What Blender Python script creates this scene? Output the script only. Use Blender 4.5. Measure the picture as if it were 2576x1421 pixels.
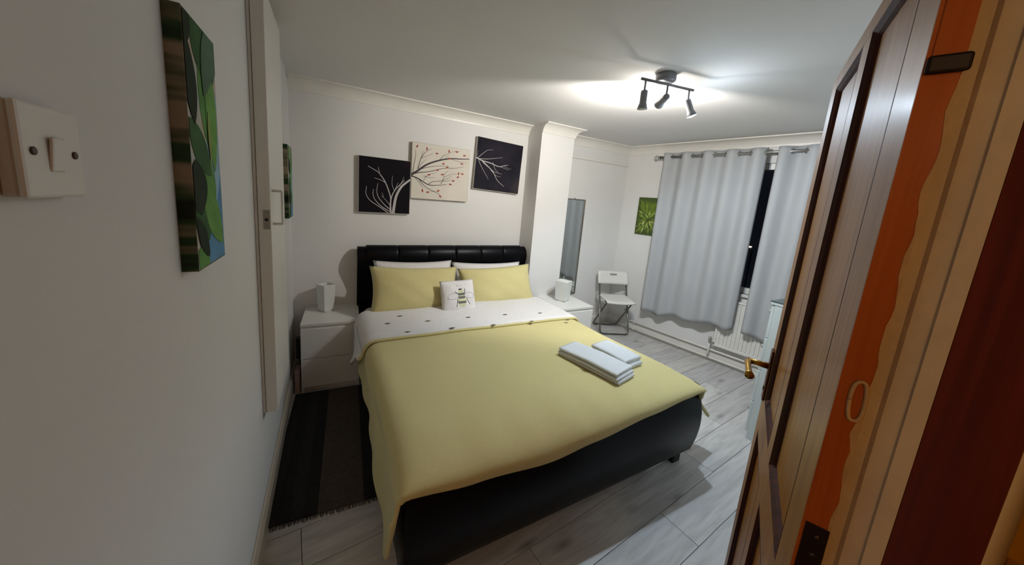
import bpy, bmesh, math, random
from mathutils import Vector, Matrix
random.seed(7)
PI = math.pi
for o in list(bpy.data.objects): bpy.data.objects.remove(o)
scn = bpy.context.scene
COL = scn.collection

# ------------------------------------------------------------------ camera
W, H = 2576, 1421
HC, YAW, PITCH, ROLL, F, CX, CY = 1.563, 0.4763, -0.1626, 0.0774, 819.22, -38.06, -75.42
def cam_axes():
    fwd = Vector((math.sin(YAW)*math.cos(PITCH), math.cos(YAW)*math.cos(PITCH), math.sin(PITCH)))
    right = Vector((math.cos(YAW), -math.sin(YAW), 0)); up = right.cross(fwd)
    return (right*math.cos(ROLL)+up*math.sin(ROLL), up*math.cos(ROLL)-right*math.sin(ROLL), fwd)
AR, AU, AF = cam_axes()
cd = bpy.data.cameras.new('camera'); cam = bpy.data.objects.new('camera', cd); COL.objects.link(cam)
m = Matrix((AR, AU, -AF)).transposed().to_4x4(); m.translation = (0, 0, HC); cam.matrix_world = m
cd.sensor_fit = 'HORIZONTAL'; cd.sensor_width = 36; cd.lens = F/W*36
cd.shift_x = -CX/W; cd.shift_y = CY/W; cd.clip_start = 0.02; cd.clip_end = 60
scn.camera = cam
def ray(px, py):
    return (AF + AR*((px-W/2-CX)/F) - AU*((py-H/2-CY)/F))
def at_z(px, py, z): d = ray(px, py); t = (z-HC)/d.z; return Vector((0, 0, HC))+d*t
def at_x(px, py, x): d = ray(px, py); return Vector((0, 0, HC))+d*(x/d.x)

# ------------------------------------------------------------------ world, exposure
scn.view_settings.view_transform = 'Standard'
try: scn.view_settings.look = 'None'
except Exception: pass
scn.view_settings.exposure = 0.15; scn.view_settings.gamma = 1.0; scn.view_settings.use_curve_mapping = False
wd = bpy.data.worlds.new('night'); scn.world = wd; wd.use_nodes = True
wd.node_tree.nodes['Background'].inputs[0].default_value = (.006, .007, .011, 1); wd.node_tree.nodes['Background'].inputs[1].default_value = .6

# ------------------------------------------------------------------ materials
def lin(h):
    h = h.lstrip('#'); v = [int(h[i:i+2], 16)/255 for i in (0, 2, 4)]
    return tuple(x/12.92 if x <= .04045 else ((x+.055)/1.055)**2.4 for x in v)
MATS = {}
def mat(name, col, rough=.6, metal=0, var=.06, scale=8, bump=0, bscale=60, coat=0, spec=.5, trans=0, emit=None, estr=0, alpha=1, stretch=None, sheen=0):
    if name in MATS: return MATS[name]
    c = lin(col) if isinstance(col, str) else col
    mt = bpy.data.materials.new(name); mt.use_nodes = True; nt = mt.node_tree; b = nt.nodes['Principled BSDF']
    b.inputs['Roughness'].default_value = rough; b.inputs['Metallic'].default_value = metal
    b.inputs['Specular IOR Level'].default_value = spec
    b.inputs['Coat Weight'].default_value = coat
    if coat: b.inputs['Coat Roughness'].default_value = .15
    b.inputs['Transmission Weight'].default_value = trans
    b.inputs['Sheen Weight'].default_value = sheen
    b.inputs['Alpha'].default_value = alpha
    if emit: b.inputs['Emission Color'].default_value = (*lin(emit), 1); b.inputs['Emission Strength'].default_value = estr
    tc = nt.nodes.new('ShaderNodeTexCoord'); src = tc.outputs['Object']
    if stretch:
        mp = nt.nodes.new('ShaderNodeMapping'); mp.inputs['Scale'].default_value = stretch; nt.links.new(src, mp.inputs[0]); src = mp.outputs[0]
    n = nt.nodes.new('ShaderNodeTexNoise'); n.inputs['Scale'].default_value = scale; n.inputs['Detail'].default_value = 4; nt.links.new(src, n.inputs['Vector'])
    r = nt.nodes.new('ShaderNodeValToRGB')
    r.color_ramp.elements[0].position = .3; r.color_ramp.elements[1].position = .7
    r.color_ramp.elements[0].color = (*[max(0, x*(1-var)) for x in c], 1); r.color_ramp.elements[1].color = (*[min(1, x*(1+var)) for x in c], 1)
    nt.links.new(n.outputs['Fac'], r.inputs[0]); nt.links.new(r.outputs[0], b.inputs['Base Color'])
    if bump:
        n2 = nt.nodes.new('ShaderNodeTexNoise'); n2.inputs['Scale'].default_value = bscale; n2.inputs['Detail'].default_value = 3; nt.links.new(src, n2.inputs['Vector'])
        bp = nt.nodes.new('ShaderNodeBump'); bp.inputs['Strength'].default_value = bump; bp.inputs['Distance'].default_value = .01
        nt.links.new(n2.outputs['Fac'], bp.inputs['Height']); nt.links.new(bp.outputs[0], b.inputs['Normal'])
    MATS[name] = mt; return mt
def mat_attr(name, rough=.6):
    mt = bpy.data.materials.new(name); mt.use_nodes = True; nt = mt.node_tree; b = nt.nodes['Principled BSDF']
    a = nt.nodes.new('ShaderNodeVertexColor'); a.layer_name = 'Col'; nt.links.new(a.outputs[0], b.inputs['Base Color']); b.inputs['Roughness'].default_value = rough
    return mt

WALL = mat('wall_paint', '#dbdad7', .7, var=.015, scale=3, bump=.05, bscale=90)
CEIL = mat('ceiling_paint', '#dad9d7', .75, var=.015, scale=2, bump=.04, bscale=70)
TRIM = mat('gloss_white_trim', '#dddad2', .4, var=.02)
WHITE = mat('white_lacquer', '#dcdbd6', .35, var=.015)
WHITE2 = mat('white_plastic', '#dedcd6', .4, var=.02)
LEATHER = mat('dark_leather', '#050509', .34, var=.2, scale=30, bump=.05, bscale=220, spec=.13)
YELLOW = mat('ochre_cotton', '#c6bb83', .85, var=.04, scale=60, bump=.12, bscale=300, sheen=.15, stretch=(1, 6, 1))
SHEET = mat('white_cotton', '#d8d5d2', .85, var=.03, scale=30, bump=.1, bscale=260)
TOWEL = mat('white_terry', '#dde1e2', .95, var=.03, scale=80, bump=.5, bscale=420)
CHROME = mat('chrome', '#a9a8a4', .22, 1, var=.05)
STEEL = mat('brushed_steel', '#9b978f', .3, 1, var=.06)
DARKMETAL = mat('dark_grey_metal', '#85878c', .45, .3, var=.06)
BLACK = mat('black_plastic', '#0b0b0d', .5, var=.1)
CURT = mat('grey_curtain', '#a8aaac', .85, var=.03, scale=20, bump=.08, bscale=300, stretch=(1, 1, .2))
BRASS = mat('brass', '#b5893a', .25, 1, var=.08)

# ------------------------------------------------------------------ mesh helpers
def link(o, parent=None):
    COL.objects.link(o)
    if parent is not None: o.parent = parent
    return o
def mk(name, verts, faces, mt, parent=None, smooth=False, loc=None, rotz=0):
    me = bpy.data.meshes.new(name); me.from_pydata([tuple(v) for v in verts], [], faces); me.update()
    if mt: me.materials.append(mt)
    if smooth:
        for p in me.polygons: p.use_smooth = True
    o = bpy.data.objects.new(name, me)
    if loc is not None: o.location = loc
    o.rotation_euler = (0, 0, rotz)
    return link(o, parent)
def from_bm(name, bm, mt, parent=None, smooth=False, loc=None, rot=(0, 0, 0)):
    me = bpy.data.meshes.new(name); bmesh.ops.recalc_face_normals(bm, faces=bm.faces); bm.to_mesh(me); bm.free()
    if mt: me.materials.append(mt)
    if smooth:
        for p in me.polygons: p.use_smooth = True
    o = bpy.data.objects.new(name, me)
    if loc is not None: o.location = loc
    o.rotation_euler = rot
    return link(o, parent)
def bm_box(bm, x0, x1, y0, y1, z0, z1, bev=0, seg=1):
    r = bmesh.ops.create_cube(bm, size=1); vs = r['verts']
    for v in vs: v.co = Vector((x0+(v.co.x+.5)*(x1-x0), y0+(v.co.y+.5)*(y1-y0), z0+(v.co.z+.5)*(z1-z0)))
    if bev:
        es = list({e for v in vs for e in v.link_edges}); bmesh.ops.bevel(bm, geom=es, offset=bev, segments=seg, affect='EDGES', profile=.5)
def box(name, x0, x1, y0, y1, z0, z1, mt, parent=None, bev=0, seg=1, loc=None, rot=(0, 0, 0)):
    bm = bmesh.new(); bm_box(bm, x0, x1, y0, y1, z0, z1, bev, seg); return from_bm(name, bm, mt, parent, False, loc, rot)
def bm_tube(bm, pts, r, n=10, cap=True):
    pts = [Vector(p) for p in pts]; rings = []; prev = None
    for i, p in enumerate(pts):
        t = (pts[min(i+1, len(pts)-1)]-pts[max(i-1, 0)]).normalized()
        if prev is None:
            a = Vector((0, 0, 1)) if abs(t.z) < .9 else Vector((1, 0, 0)); u = t.cross(a).normalized()
        else: u = (prev - t*prev.dot(t)).normalized()
        prev = u; w = t.cross(u); rr = r[i] if isinstance(r, (list, tuple)) else r
        rings.append([bm.verts.new(p+(u*math.cos(2*PI*k/n)+w*math.sin(2*PI*k/n))*rr) for k in range(n)])
    for a, b in zip(rings, rings[1:]):
        for k in range(n): bm.faces.new((a[k], a[(k+1) % n], b[(k+1) % n], b[k]))
    if cap: bm.faces.new(rings[0][::-1]); bm.faces.new(rings[-1])
def tube(name, pts, r, mt, parent=None, n=10, loc=None, rot=(0, 0, 0)):
    bm = bmesh.new(); bm_tube(bm, pts, r, n); return from_bm(name, bm, mt, parent, True, loc, rot)
def round_path(pts, rad, seg=5):
    pts = [Vector(p) for p in pts]; out = [pts[0]]
    for a, b, c in zip(pts, pts[1:], pts[2:]):
        d1 = (a-b).normalized(); d2 = (c-b).normalized(); p1 = b+d1*rad; p2 = b+d2*rad
        for k in range(seg+1): t = k/seg; out.append(p1*(1-t)**2+b*2*t*(1-t)+p2*t*t)
    return out+[pts[-1]]
def prism(name, poly, d, mt, parent=None, loc=None, rotz=0, axis='z', smooth=False):
    """poly in 2D extruded from d[0] to d[1] along axis ('z': xy, 'y': xz, 'x': yz)"""
    n = len(poly); f = {'z': lambda p, q: (p[0], p[1], q), 'y': lambda p, q: (p[0], q, p[1]), 'x': lambda p, q: (q, p[0], p[1])}[axis]
    vs = [f(p, d[0]) for p in poly]+[f(p, d[1]) for p in poly]
    bm = bmesh.new(); bv = [bm.verts.new(v) for v in vs]
    bm.faces.new(bv[:n]); bm.faces.new(bv[n:][::-1])
    for i in range(n): bm.faces.new((bv[i], bv[(i+1) % n], bv[n+(i+1) % n], bv[n+i]))
    return from_bm(name, bm, mt, parent, smooth, loc, (0, 0, rotz))
def lathe(name, prof, mt, parent=None, n=24, loc=None, rot=(0, 0, 0)):
    bm = bmesh.new(); rings = []
    for r, z in prof: rings.append([bm.verts.new((r*math.cos(2*PI*k/n), r*math.sin(2*PI*k/n), z)) for k in range(n)])
    for a, b in zip(rings, rings[1:]):
        for k in range(n): bm.faces.new((a[k], a[(k+1) % n], b[(k+1) % n], b[k]))
    bm.faces.new(rings[0][::-1]); bm.faces.new(rings[-1])
    return from_bm(name, bm, mt, parent, True, loc, rot)
def grid(name, fn, nu, nv, mt, parent=None, smooth=True, thick=0, loc=None, rotz=0, closed=False):
    vs = []; fs = []
    for j in range(nv+1):
        for i in range(nu+1): vs.append(fn(i/nu, j/nv))
    for j in range(nv):
        for i in range(nu):
            a = j*(nu+1)+i; fs.append((a, a+1, a+nu+2, a+nu+1))
    o = mk(name, vs, fs, mt, parent, smooth, loc, rotz)
    if thick:
        s = o.modifiers.new('thick', 'SOLIDIFY'); s.thickness = thick; s.offset = 0
    return o
def thing(name, label, cat, loc=(0, 0, 0), rotz=0, group=None):
    o = bpy.data.objects.new(name, None); o.empty_display_size = .1; link(o); o.location = loc; o.rotation_euler = (0, 0, rotz)
    return tag(o, label, cat, group)
def tag(o, label, cat, group=None):
    o['label'] = label; o['category'] = cat
    if group: o['group'] = group
    return o
def struct(o, label=None, cat=None):
    o['kind'] = 'structure'
    if label: o['label'] = label
    if cat: o['category'] = cat
    return o
def sempty(name, label, cat, loc=(0, 0, 0), rotz=0):
    o = thing(name, label, cat, loc, rotz); o['kind'] = 'structure'; return o

# ------------------------------------------------------------------ room constants
A, D, BS, WX, WA, HR = -.2826, 3.0288, .0365, 3.4441, -.2099, 2.34
BANG = math.atan(BS)
def yb(x): return D+BS*x                       # back wall
YC = yb(WX)
def xw(y): return WX+WA*(y-YC)                 # window wall
WANG = math.atan2(WA, 1)                       # its turn from +Y (positive = to +X)
YF0, YF1 = .0166, .150                         # doorway wall: hall side, room side
WROT = math.atan2(-WA, 1)                      # rotation about z that takes +Y to the window wall's direction
def wloc(y, off=0, z=0):                       # point on window wall, moved into the room by off
    return Vector((xw(y)-off*math.cos(WROT), y-off*math.sin(WROT), z))
XE = xw(YF1)

# ------------------------------------------------------------------ lights of the room: fitted in the ceiling light builder
def lamp_light(name, kind, loc, energy, col, parent=None, aim=None, size=.03, angle=120, blend=1):
    l = bpy.data.lights.new(name, kind); l.energy = energy; l.color = col
    if kind in ('POINT', 'SPOT'): l.shadow_soft_size = size
    if kind == 'SPOT': l.spot_size = math.radians(angle); l.spot_blend = blend
    o = bpy.data.objects.new(name, l); link(o, parent); o.location = loc
    if aim is not None: o.rotation_euler = Vector(aim).to_track_quat('-Z', 'Y').to_euler()
    return o

# ------------------------------------------------------------------ floor with planks
floor_poly = [(A-.06, YF0-.0), (XE+.15, YF0-.0), (xw(YC)+.15, YC+.2), (A-.06, YC+.2)]
floor = struct(prism('floor', floor_poly, (-.06, -.012), mat('joint', '#4a4844', .8)), 'pale grey washed wood plank floor of the bedroom', 'floor')
def plank_mat(i):
    name = 'plank_%d' % i
    tone = ['#bdbdbc', '#c4c3c1', '#b7b6b5', '#c0bdb9'][i]
    c = lin(tone); mt = bpy.data.materials.new(name); mt.use_nodes = True; nt = mt.node_tree; b = nt.nodes['Principled BSDF']
    b.inputs['Roughness'].default_value = .38
    tc = nt.nodes.new('ShaderNodeTexCoord'); oi = nt.nodes.new('ShaderNodeObjectInfo')
    add = nt.nodes.new('ShaderNodeVectorMath'); add.operation = 'ADD'
    mul = nt.nodes.new('ShaderNodeVectorMath'); mul.operation = 'SCALE'; mul.inputs[0].default_value = (13, 7, 3)
    nt.links.new(oi.outputs['Random'], mul.inputs['Scale']); nt.links.new(tc.outputs['Object'], add.inputs[0]); nt.links.new(mul.outputs[0], add.inputs[1])
    mp = nt.nodes.new('ShaderNodeMapping'); mp.inputs['Scale'].default_value = (1.6, 14, 1); nt.links.new(add.outputs[0], mp.inputs[0])
    n = nt.nodes.new('ShaderNodeTexNoise'); n.inputs['Scale'].default_value = 2.2; n.inputs['Detail'].default_value = 7; n.inputs['Distortion'].default_value = .6; nt.links.new(mp.outputs[0], n.inputs['Vector'])
    r = nt.nodes.new('ShaderNodeValToRGB'); r.color_ramp.elements[0].position = .33; r.color_ramp.elements[1].position = .62
    r.color_ramp.elements[0].color = (*[x*.80 for x in c], 1); r.color_ramp.elements[1].color = (*[min(1, x*1.08) for x in c], 1)
    nt.links.new(n.outputs['Fac'], r.inputs[0])
    # sparse darker knots
    mp2 = nt.nodes.new('ShaderNodeMapping'); mp2.inputs['Scale'].default_value = (2.2, 6, 1); nt.links.new(add.outputs[0], mp2.inputs[0])
    v = nt.nodes.new('ShaderNodeTexVoronoi'); v.inputs['Scale'].default_value = 1.3; nt.links.new(mp2.outputs[0], v.inputs['Vector'])
    r2 = nt.nodes.new('ShaderNodeValToRGB'); r2.color_ramp.elements[0].position = .02; r2.color_ramp.elements[1].position = .22
    r2.color_ramp.elements[0].color = (.55, .53, .52, 1); r2.color_ramp.elements[1].color = (1, 1, 1, 1); nt.links.new(v.outputs['Distance'], r2.inputs[0])
    mx = nt.nodes.new('ShaderNodeMix'); mx.data_type = 'RGBA'; mx.blend_type = 'MULTIPLY'; mx.inputs[0].default_value = 1
    nt.links.new(r.outputs[0], mx.inputs[6]); nt.links.new(r2.outputs[0], mx.inputs[7]); nt.links.new(mx.outputs[2], b.inputs['Base Color'])
    return mt
PM = [plank_mat(i) for i in range(4)]
FANG = math.atan(.095)
PW, PL = .193, 1.285
def clip_poly(poly, P, n):
    out = []
    for i in range(len(poly)):
        a, b = Vector(poly[i]), Vector(poly[(i+1) % len(poly)]); da, db = (a-P).dot(n), (b-P).dot(n)
        if da >= 0: out.append(a)
        if da*db < 0: out.append(a+(b-a)*(da/(da-db)))
    return out
edges = [(Vector((A-.01, 1)), Vector((1, 0))), (Vector((0, YF0)), Vector((0, 1))), (Vector((0, D+.005)), Vector((BS, -1)).normalized()), (Vector((WX+.005, YC)), Vector((-1, WA)).normalized())]
ca, sa = math.cos(FANG), math.sin(FANG); P0 = Vector((1.56, .684))
k = 0
for row in range(-8, 18):
    off = (row*0.437) % 1
    for j in range(-4, 4):
        u0 = (j+off)*PL; u1 = u0+PL; v0 = row*PW; v1 = v0+PW; g = .0014
        loc = [(u0+g, v0+g), (u1-g, v0+g), (u1-g, v1-g), (u0+g, v1-g)]
        poly = [P0+Vector((u*ca-v*sa, u*sa+v*ca)) for u, v in loc]
        for P, n in edges:
            if len(poly) >= 3: poly = clip_poly(poly, P, n)
        if len(poly) < 3: continue
        ctr = sum(poly, Vector((0, 0)))/len(poly)
        lp = [((p-ctr).x*ca+(p-ctr).y*sa, -(p-ctr).x*sa+(p-ctr).y*ca) for p in poly]
        area = abs(sum(lp[i][0]*lp[(i+1) % len(lp)][1]-lp[(i+1) % len(lp)][0]*lp[i][1] for i in range(len(lp))))/2
        if area < .002: continue
        prism('plank', lp, (-.012, 0), PM[k % 4], floor, loc=(ctr.x, ctr.y, 0), rotz=FANG); k += 1

# ------------------------------------------------------------------ walls and ceiling
T = .12
struct(prism('wall_left', [(A-T, YF0), (A, YF0), (A, yb(A)+.1), (A-T, yb(A)+.1)], (-.05, HR), WALL), 'white painted wall with the light switch and cupboard', 'wall')
struct(prism('wall_back', [(A-T, yb(A-T)), (WX+.2, yb(WX+.2)), (WX+.2, yb(WX+.2)+T), (A-T, yb(A-T)+T)], (-.05, HR), WALL), 'cream white wall behind the bed headboard', 'wall')
CX0, CX1, CD = 1.8687, 2.2889, .2536
struct(prism('wall_pier', [(CX0, yb(CX0)-CD), (CX1, yb(CX1)-CD), (CX1, yb(CX1)+.02), (CX0, yb(CX0)+.02)], (-.01, HR), WALL), 'white wall pier projecting beside the headboard', 'wall pier')
# window wall with opening
WY0, WY1, WZ0, WZ1 = .75, 2.40, .80, 2.10
def wall_seg(bm, y0, y1, z0, z1):
    a, b, c, d = wloc(y0), wloc(y1), wloc(y1, -T), wloc(y0, -T)
    vs = [bm.verts.new((p.x, p.y, z)) for z in (z0, z1) for p in (a, b, c, d)]
    for f in ((0, 1, 2, 3), (7, 6, 5, 4), (0, 4, 5, 1), (1, 5, 6, 2), (2, 6, 7, 3), (3, 7, 4, 0)): bm.faces.new([vs[i] for i in f])
bm = bmesh.new()
wall_seg(bm, YF0-.1, WY0, -.05, HR); wall_seg(bm, WY1, YC+.1, -.05, HR); wall_seg(bm, WY0, WY1, -.05, WZ0); wall_seg(bm, WY0, WY1, WZ1, HR)
struct(from_bm('wall_right', bm, WALL), 'white wall holding the curtained window', 'wall')
# doorway wall (opening x -.2 .. .655)
JX0, JX1, DOORH = -.20, .655, 2.02
bm = bmesh.new()
bm_box(bm, A-T, JX0, YF0, YF1, -.05, HR); bm_box(bm, JX1+.03, XE+.1, YF0, YF1, -.05, HR); bm_box(bm, JX0, JX1+.03, YF0, YF1, DOORH+.03, HR)
struct(from_bm('wall_front', bm, WALL), 'white wall around the open doorway', 'wall')
struct(prism('ceiling', [(A-T, YF0), (XE+.1, YF0), (WX+.3, YC+.15), (A-T, YC+.15)], (HR, HR+.08), CEIL), 'white painted ceiling', 'ceiling')

# cornice: concave cove profile swept
def cove(n=7, s=.085):
    pts = [(0, 0), (s, 0)]                       # (out from wall, down from ceiling)
    pts += [(s, .010)]
    for i in range(1, n): t = i/n*PI/2; pts.append((s-(s-.008)*math.sin(t), .012+(s-.004)*(1-math.cos(t))))
    pts += [(.008, s+.008), (0, s+.008)]
    return pts
def sweep_cornice(name, path, ends_n, label):
    """path: list of (point2d, miter dir2d) : out vectors scaled"""
    prof = cove(); bm = bmesh.new(); rings = []
    for P, m_ in path: rings.append([bm.verts.new((P[0]+m_[0]*o, P[1]+m_[1]*o, HR-dn)) for o, dn in prof])
    n = len(prof)
    for a, b in zip(rings, rings[1:]):
        for i in range(n): bm.faces.new((a[i], a[(i+1) % n], b[(i+1) % n], b[i]))
    bm.faces.new(rings[0]); bm.faces.new(rings[-1][::-1])
    o = from_bm(name, bm, TRIM); struct(o, label, 'cornice')
nb = (BS, -1)
sweep_cornice('trim_1', [((A, yb(A)), nb), ((CX0, yb(CX0)), nb)], 0, 'white coved cornice above the headboard wall')
sweep_cornice('trim_2', [((CX0, yb(CX0)-CD), nb), ((CX1, yb(CX1)-CD), (1+BS, -1+BS)), ((CX1, yb(CX1)), (1, BS)) ], 0, 'white coved cornice wrapped around the pier')
sweep_cornice('trim_3', [((CX1, yb(CX1)), nb), ((WX, YC), (-1+.05, -1-.15)), ((XE, YF1), (-1, WA))], 0, 'white coved cornice above the mirror and window')
# baseboards
def baseboard(name, p0, p1, n, label, h=.11, t=.018):
    p0, p1, n = Vector(p0), Vector(p1), Vector(n).normalized()
    bm = bmesh.new(); prof = [(0, 0), (t, 0), (t, h-.022), (t*.45, h), (0, h)]; r = []
    for p in (p0, p1): r.append([bm.verts.new((p.x+n.x*o, p.y+n.y*o, z)) for o, z in prof])
    k_ = len(prof)
    for i in range(k_): bm.faces.new((r[0][i], r[0][(i+1) % k_], r[1][(i+1) % k_], r[1][i]))
    bm.faces.new(r[0]); bm.faces.new(r[1][::-1]); struct(from_bm(name, bm, TRIM), label, 'baseboard')
baseboard('baseboard_left', (A, YF1), (A, yb(A)), (1, 0), 'white painted baseboard beside the striped rug')
baseboard('baseboard_back', (A, yb(A)), (CX0, yb(CX0)), nb, 'white baseboard behind the bed')
baseboard('baseboard_corner', (CX1, yb(CX1)), (WX, YC), nb, 'white baseboard behind the folding chair')
baseboard('baseboard_right', (WX, YC), (XE, YF1), (-1, WA), 'white baseboard under the window')
# surface trunking on the upper wall right of the pier
box('trim_4', 0, 1.0, -.022, 0, 0, .022, TRIM, None, .003, loc=(2.44, yb(2.44), 2.10), rot=(0, 0, BANG))
struct(bpy.data.objects['trim_4'], 'thin white trunking strip high on the wall above the mirror', 'trunking')

# ------------------------------------------------------------------ window
win = sempty('window_1', 'white framed window dark with night behind the curtains', 'window', wloc((WY0+WY1)/2, 0, WZ0), WROT)
hw = (WY1-WY0)/2*math.sqrt(1+WA*WA); hh = WZ1-WZ0
NIGHT = mat('night_glass', '#e8efee', .02, var=.0, trans=1)
for z0, z1 in ((0, .06), (hh-.06, hh)): box('window_frame', .03, .09, -hw, hw, z0, z1, WHITE2, win, .004)
for y in (-hw, -.03, hw-.06): box('window_frame', .03, .09, y, y+.06, .06, hh-.06, WHITE2, win, .004)
for y0, y1 in ((-hw+.06, -.03), (.03, hw-.06)): box('pane', .055, .065, y0, y1, .06, hh-.06, NIGHT, win)
box('window_sill', -.035, .03, -hw-.04, hw+.04, -.03, 0, WHITE2, win, .006)
dL = ray(1893, 622); SLP = Vector((0, 0, HC))+dL*(24/dL.x)
sl = thing('street_lamp', 'distant lit street lamp beyond the dark window', 'street lamp', (SLP.x, SLP.y, SLP.z-5))
tube('post', [(0, 0, 0), (0, 0, 4.85), (-.3, 0, 5.08)], .05, mat('lamp_post_grey', '#3a3d40', .6), sl, 8)
lathe('lamp_head', [(.02, .09), (.10, .05), (.11, 0), (.08, -.02)], mat('lamp_post_grey', '#3a3d40', .6), sl, 14, loc=(-.3, 0, 5.08))
lathe('lens', [(.085, -.02), (.07, -.06), (.02, -.085)], mat('far_lamp', '#ffe8c8', emit='#ffe8c8', estr=12), sl, 14, loc=(-.3, 0, 5.08))

# ------------------------------------------------------------------ ceiling spotlight
cl = thing('ceiling_spotlight', 'grey metal bar ceiling light with three adjustable spot heads', 'ceiling light', (1.715, 1.385, HR))
lathe('canopy', [(.052, -.0), (.055, -.004), (.055, -.036), (.049, -.042), (.02, -.043)], DARKMETAL, cl, 28)
ba, bb = Vector((-.175, .015, -.058)), Vector((.195, -.045, -.058)); bdir = (bb-ba).normalized()
bm = bmesh.new(); bm_tube(bm, [ba, bb], .0075, 10); from_bm('bar', bm, DARKMETAL, cl, True)
def head(P, aim, lit, col, energy, tail=.068):
    aim = Vector(aim).normalized(); P = Vector(P)
    tube('stem', [P, P+Vector((0, 0, -tail))], .006, DARKMETAL, cl, 8)
    piv = P+Vector((0, 0, -tail)); q_ = aim.to_track_quat('Z', 'Y').to_euler()
    b = lathe('spot_head', [(.006, -.012), (.017, -.01), (.019, 0), (.019, .058), (.022, .064), (.027, .086), (.0265, .088), (.020, .074)], DARKMETAL, cl, 20, loc=piv, rot=q_)
    bulb = mat('bulb_lit_'+str(lit), '#fff6e8', emit=col, estr=lit, rough=.4) if lit else mat('bulb_off', '#c9ccc0', .3)
    lathe('bulb', [(.012, .070), (.0235, .080), (.0225, .087), (.012, .091), (.002, .092)], bulb, b, 20)
    return piv, aim
h1 = head(ba+bdir*.03, (.02, 0, -1), 0, '#ffffff', 0)
h2 = head(ba+bdir*.185, (.42, .80, -.19), 40, '#fff1dc', 0)
h3 = head(bb-bdir*.03, (.28, -.22, -.80), 41, '#e6efff', 0)
for nm, (piv, aim), e, c, ang, bl in (('warm_bulb_light', h2, 56, (1, .945, .88), 172, .3), ('cool_bulb_light', h3, 50, (.70, .85, 1), 172, .4)):
    lamp_light(nm, 'SPOT', piv+aim*.105, e, c, cl, aim, .02, ang, bl)
    lamp_light(nm, 'POINT', piv+aim*.115, e*.07, c, cl, None, .02)

# ------------------------------------------------------------------ bed
BX, BY, BW, BR, BLEN = .195, 3.0, 1.665, .0147, 2.06
def b2w(u, v, z):                                  # bed-local (across, towards the foot, up) -> world
    c, s = math.cos(BR), math.sin(BR); return Vector((BX+u*c+v*s, BY+u*s-v*c, z))
bed = thing('bed', 'black leather sleigh bed with rolled panelled headboard and curved footboard', 'bed', (BX, BY, 0), BR)
# headboard: profile (v = forward, z), swept across u in upholstered panels
hp_ = []
for t in range(0, 9): z = .12+t/8*.62; hp_.append((.055+.012*math.sin(t/8*PI)*-1, z))
for a in range(0, 11):
    t = a/10; ang = -PI/2*.35+t*(PI*1.15)
    hp_.append((.045+.075*math.cos(ang), .985+.105*math.sin(ang)))
front = hp_; back = [(-.0, 1.02), (-.0, .12)]
def hb_panel(name, u0, u1, parent, inset=.008, push=0, zs=1.0):
    prof = [(v+push, .12+(z-.12)*zs) for v, z in front]+[(v, .12+(z-.12)*zs) for v, z in back]
    n = len(prof); cen = (.03, .6); us = [u0, u0+.006, u0+.022, u1-.022, u1-.006, u1]; ins = [inset, inset*.35, 0, 0, inset*.35, inset]
    bm = bmesh.new(); rings = []
    for u, i_ in zip(us, ins):
        rr = []
        for k_, (v, z) in enumerate(prof):
            if k_ < len(front): dv, dz = v-.02, (z-.985 if z > .9 else 0); L = math.hypot(dv, dz) or 1; v, z = v-dv/L*i_, z-dz/L*i_
            rr.append(bm.verts.new((u, -v, z)))
        rings.append(rr)
    for a, b in zip(rings, rings[1:]):
        for k_ in range(n): bm.faces.new((a[k_], a[(k_+1) % n], b[(k_+1) % n], b[k_]))
    bm.faces.new(rings[0][::-1]); bm.faces.new(rings[-1])
    return from_bm(name, bm, LEATHER, parent, True)
hb = hb_panel('headboard', 0, BW+.01, bed, .0, -.016, .985)
ps = [.065, .33, .60, .868, 1.135, 1.385, 1.61]
for a, b in zip(ps, ps[1:]): hb_panel('upholstery_panel', a+.0008, b-.0008, hb, .0035)
for u0, u1 in ((0, .05), (BW-.05, BW)):
    r = box('side_rail', u0, u1, -BLEN+.13, -.08, .12, .40, LEATHER, bed, .012, 3)
# footboard: curved panel bulging outwards
FU0, FU1, FV_ = -.004, 1.785, 1.985
def footprof(dz):
    o = []
    for t in range(13): q_ = t/12; o.append((FV_+.048*math.sin(PI*min(1, q_*.86+.12)), .125+q_*(.385+dz)))
    return o+[(FV_-.035, .515+dz), (FV_-.05, .49+dz), (FV_-.05, .125)]
bm = bmesh.new(); rings = []
for u, k_ in ((FU0, 1), (FU0+.008, .35), (FU0+.028, 0), (.45, 0), (.9, 0), (1.35, 0), (FU1-.028, 0), (FU1-.008, .35), (FU1, 1)):
    prof = footprof(.040*(u/FU1)**2)
    rings.append([bm.verts.new((u, -(v-.022*k_ if v > FV_-.02 else v), z-(.022*k_ if z > .44 else (-.012*k_ if z < .15 else 0)))) for v, z in prof])
for a, b in zip(rings, rings[1:]):
    for k_ in range(len(prof)): bm.faces.new((a[k_], a[(k_+1) % len(prof)], b[(k_+1) % len(prof)], b[k_]))
bm.faces.new(rings[0][::-1]); bm.faces.new(rings[-1]); from_bm('footboard', bm, LEATHER, bed, True)
for u, v in ((.05, .02), (BW-.12, .02), (.04, 1.90), (1.69, 1.885)): box('foot', u, u+.07, -v-.07, -v, 0, .135, BLACK, bed, .006)
box('slat_base', .05, BW-.05, -BLEN+.15, -.08, .24, .30, BLACK, bed)

mt_ = thing('mattress', 'white sheeted mattress under the yellow duvet', 'mattress', (BX, BY, .30), BR)
box('mattress_body', .035, BW-.035, -BLEN+.16, -.10, 0, .262, SHEET, mt_, .06, 4)

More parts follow.
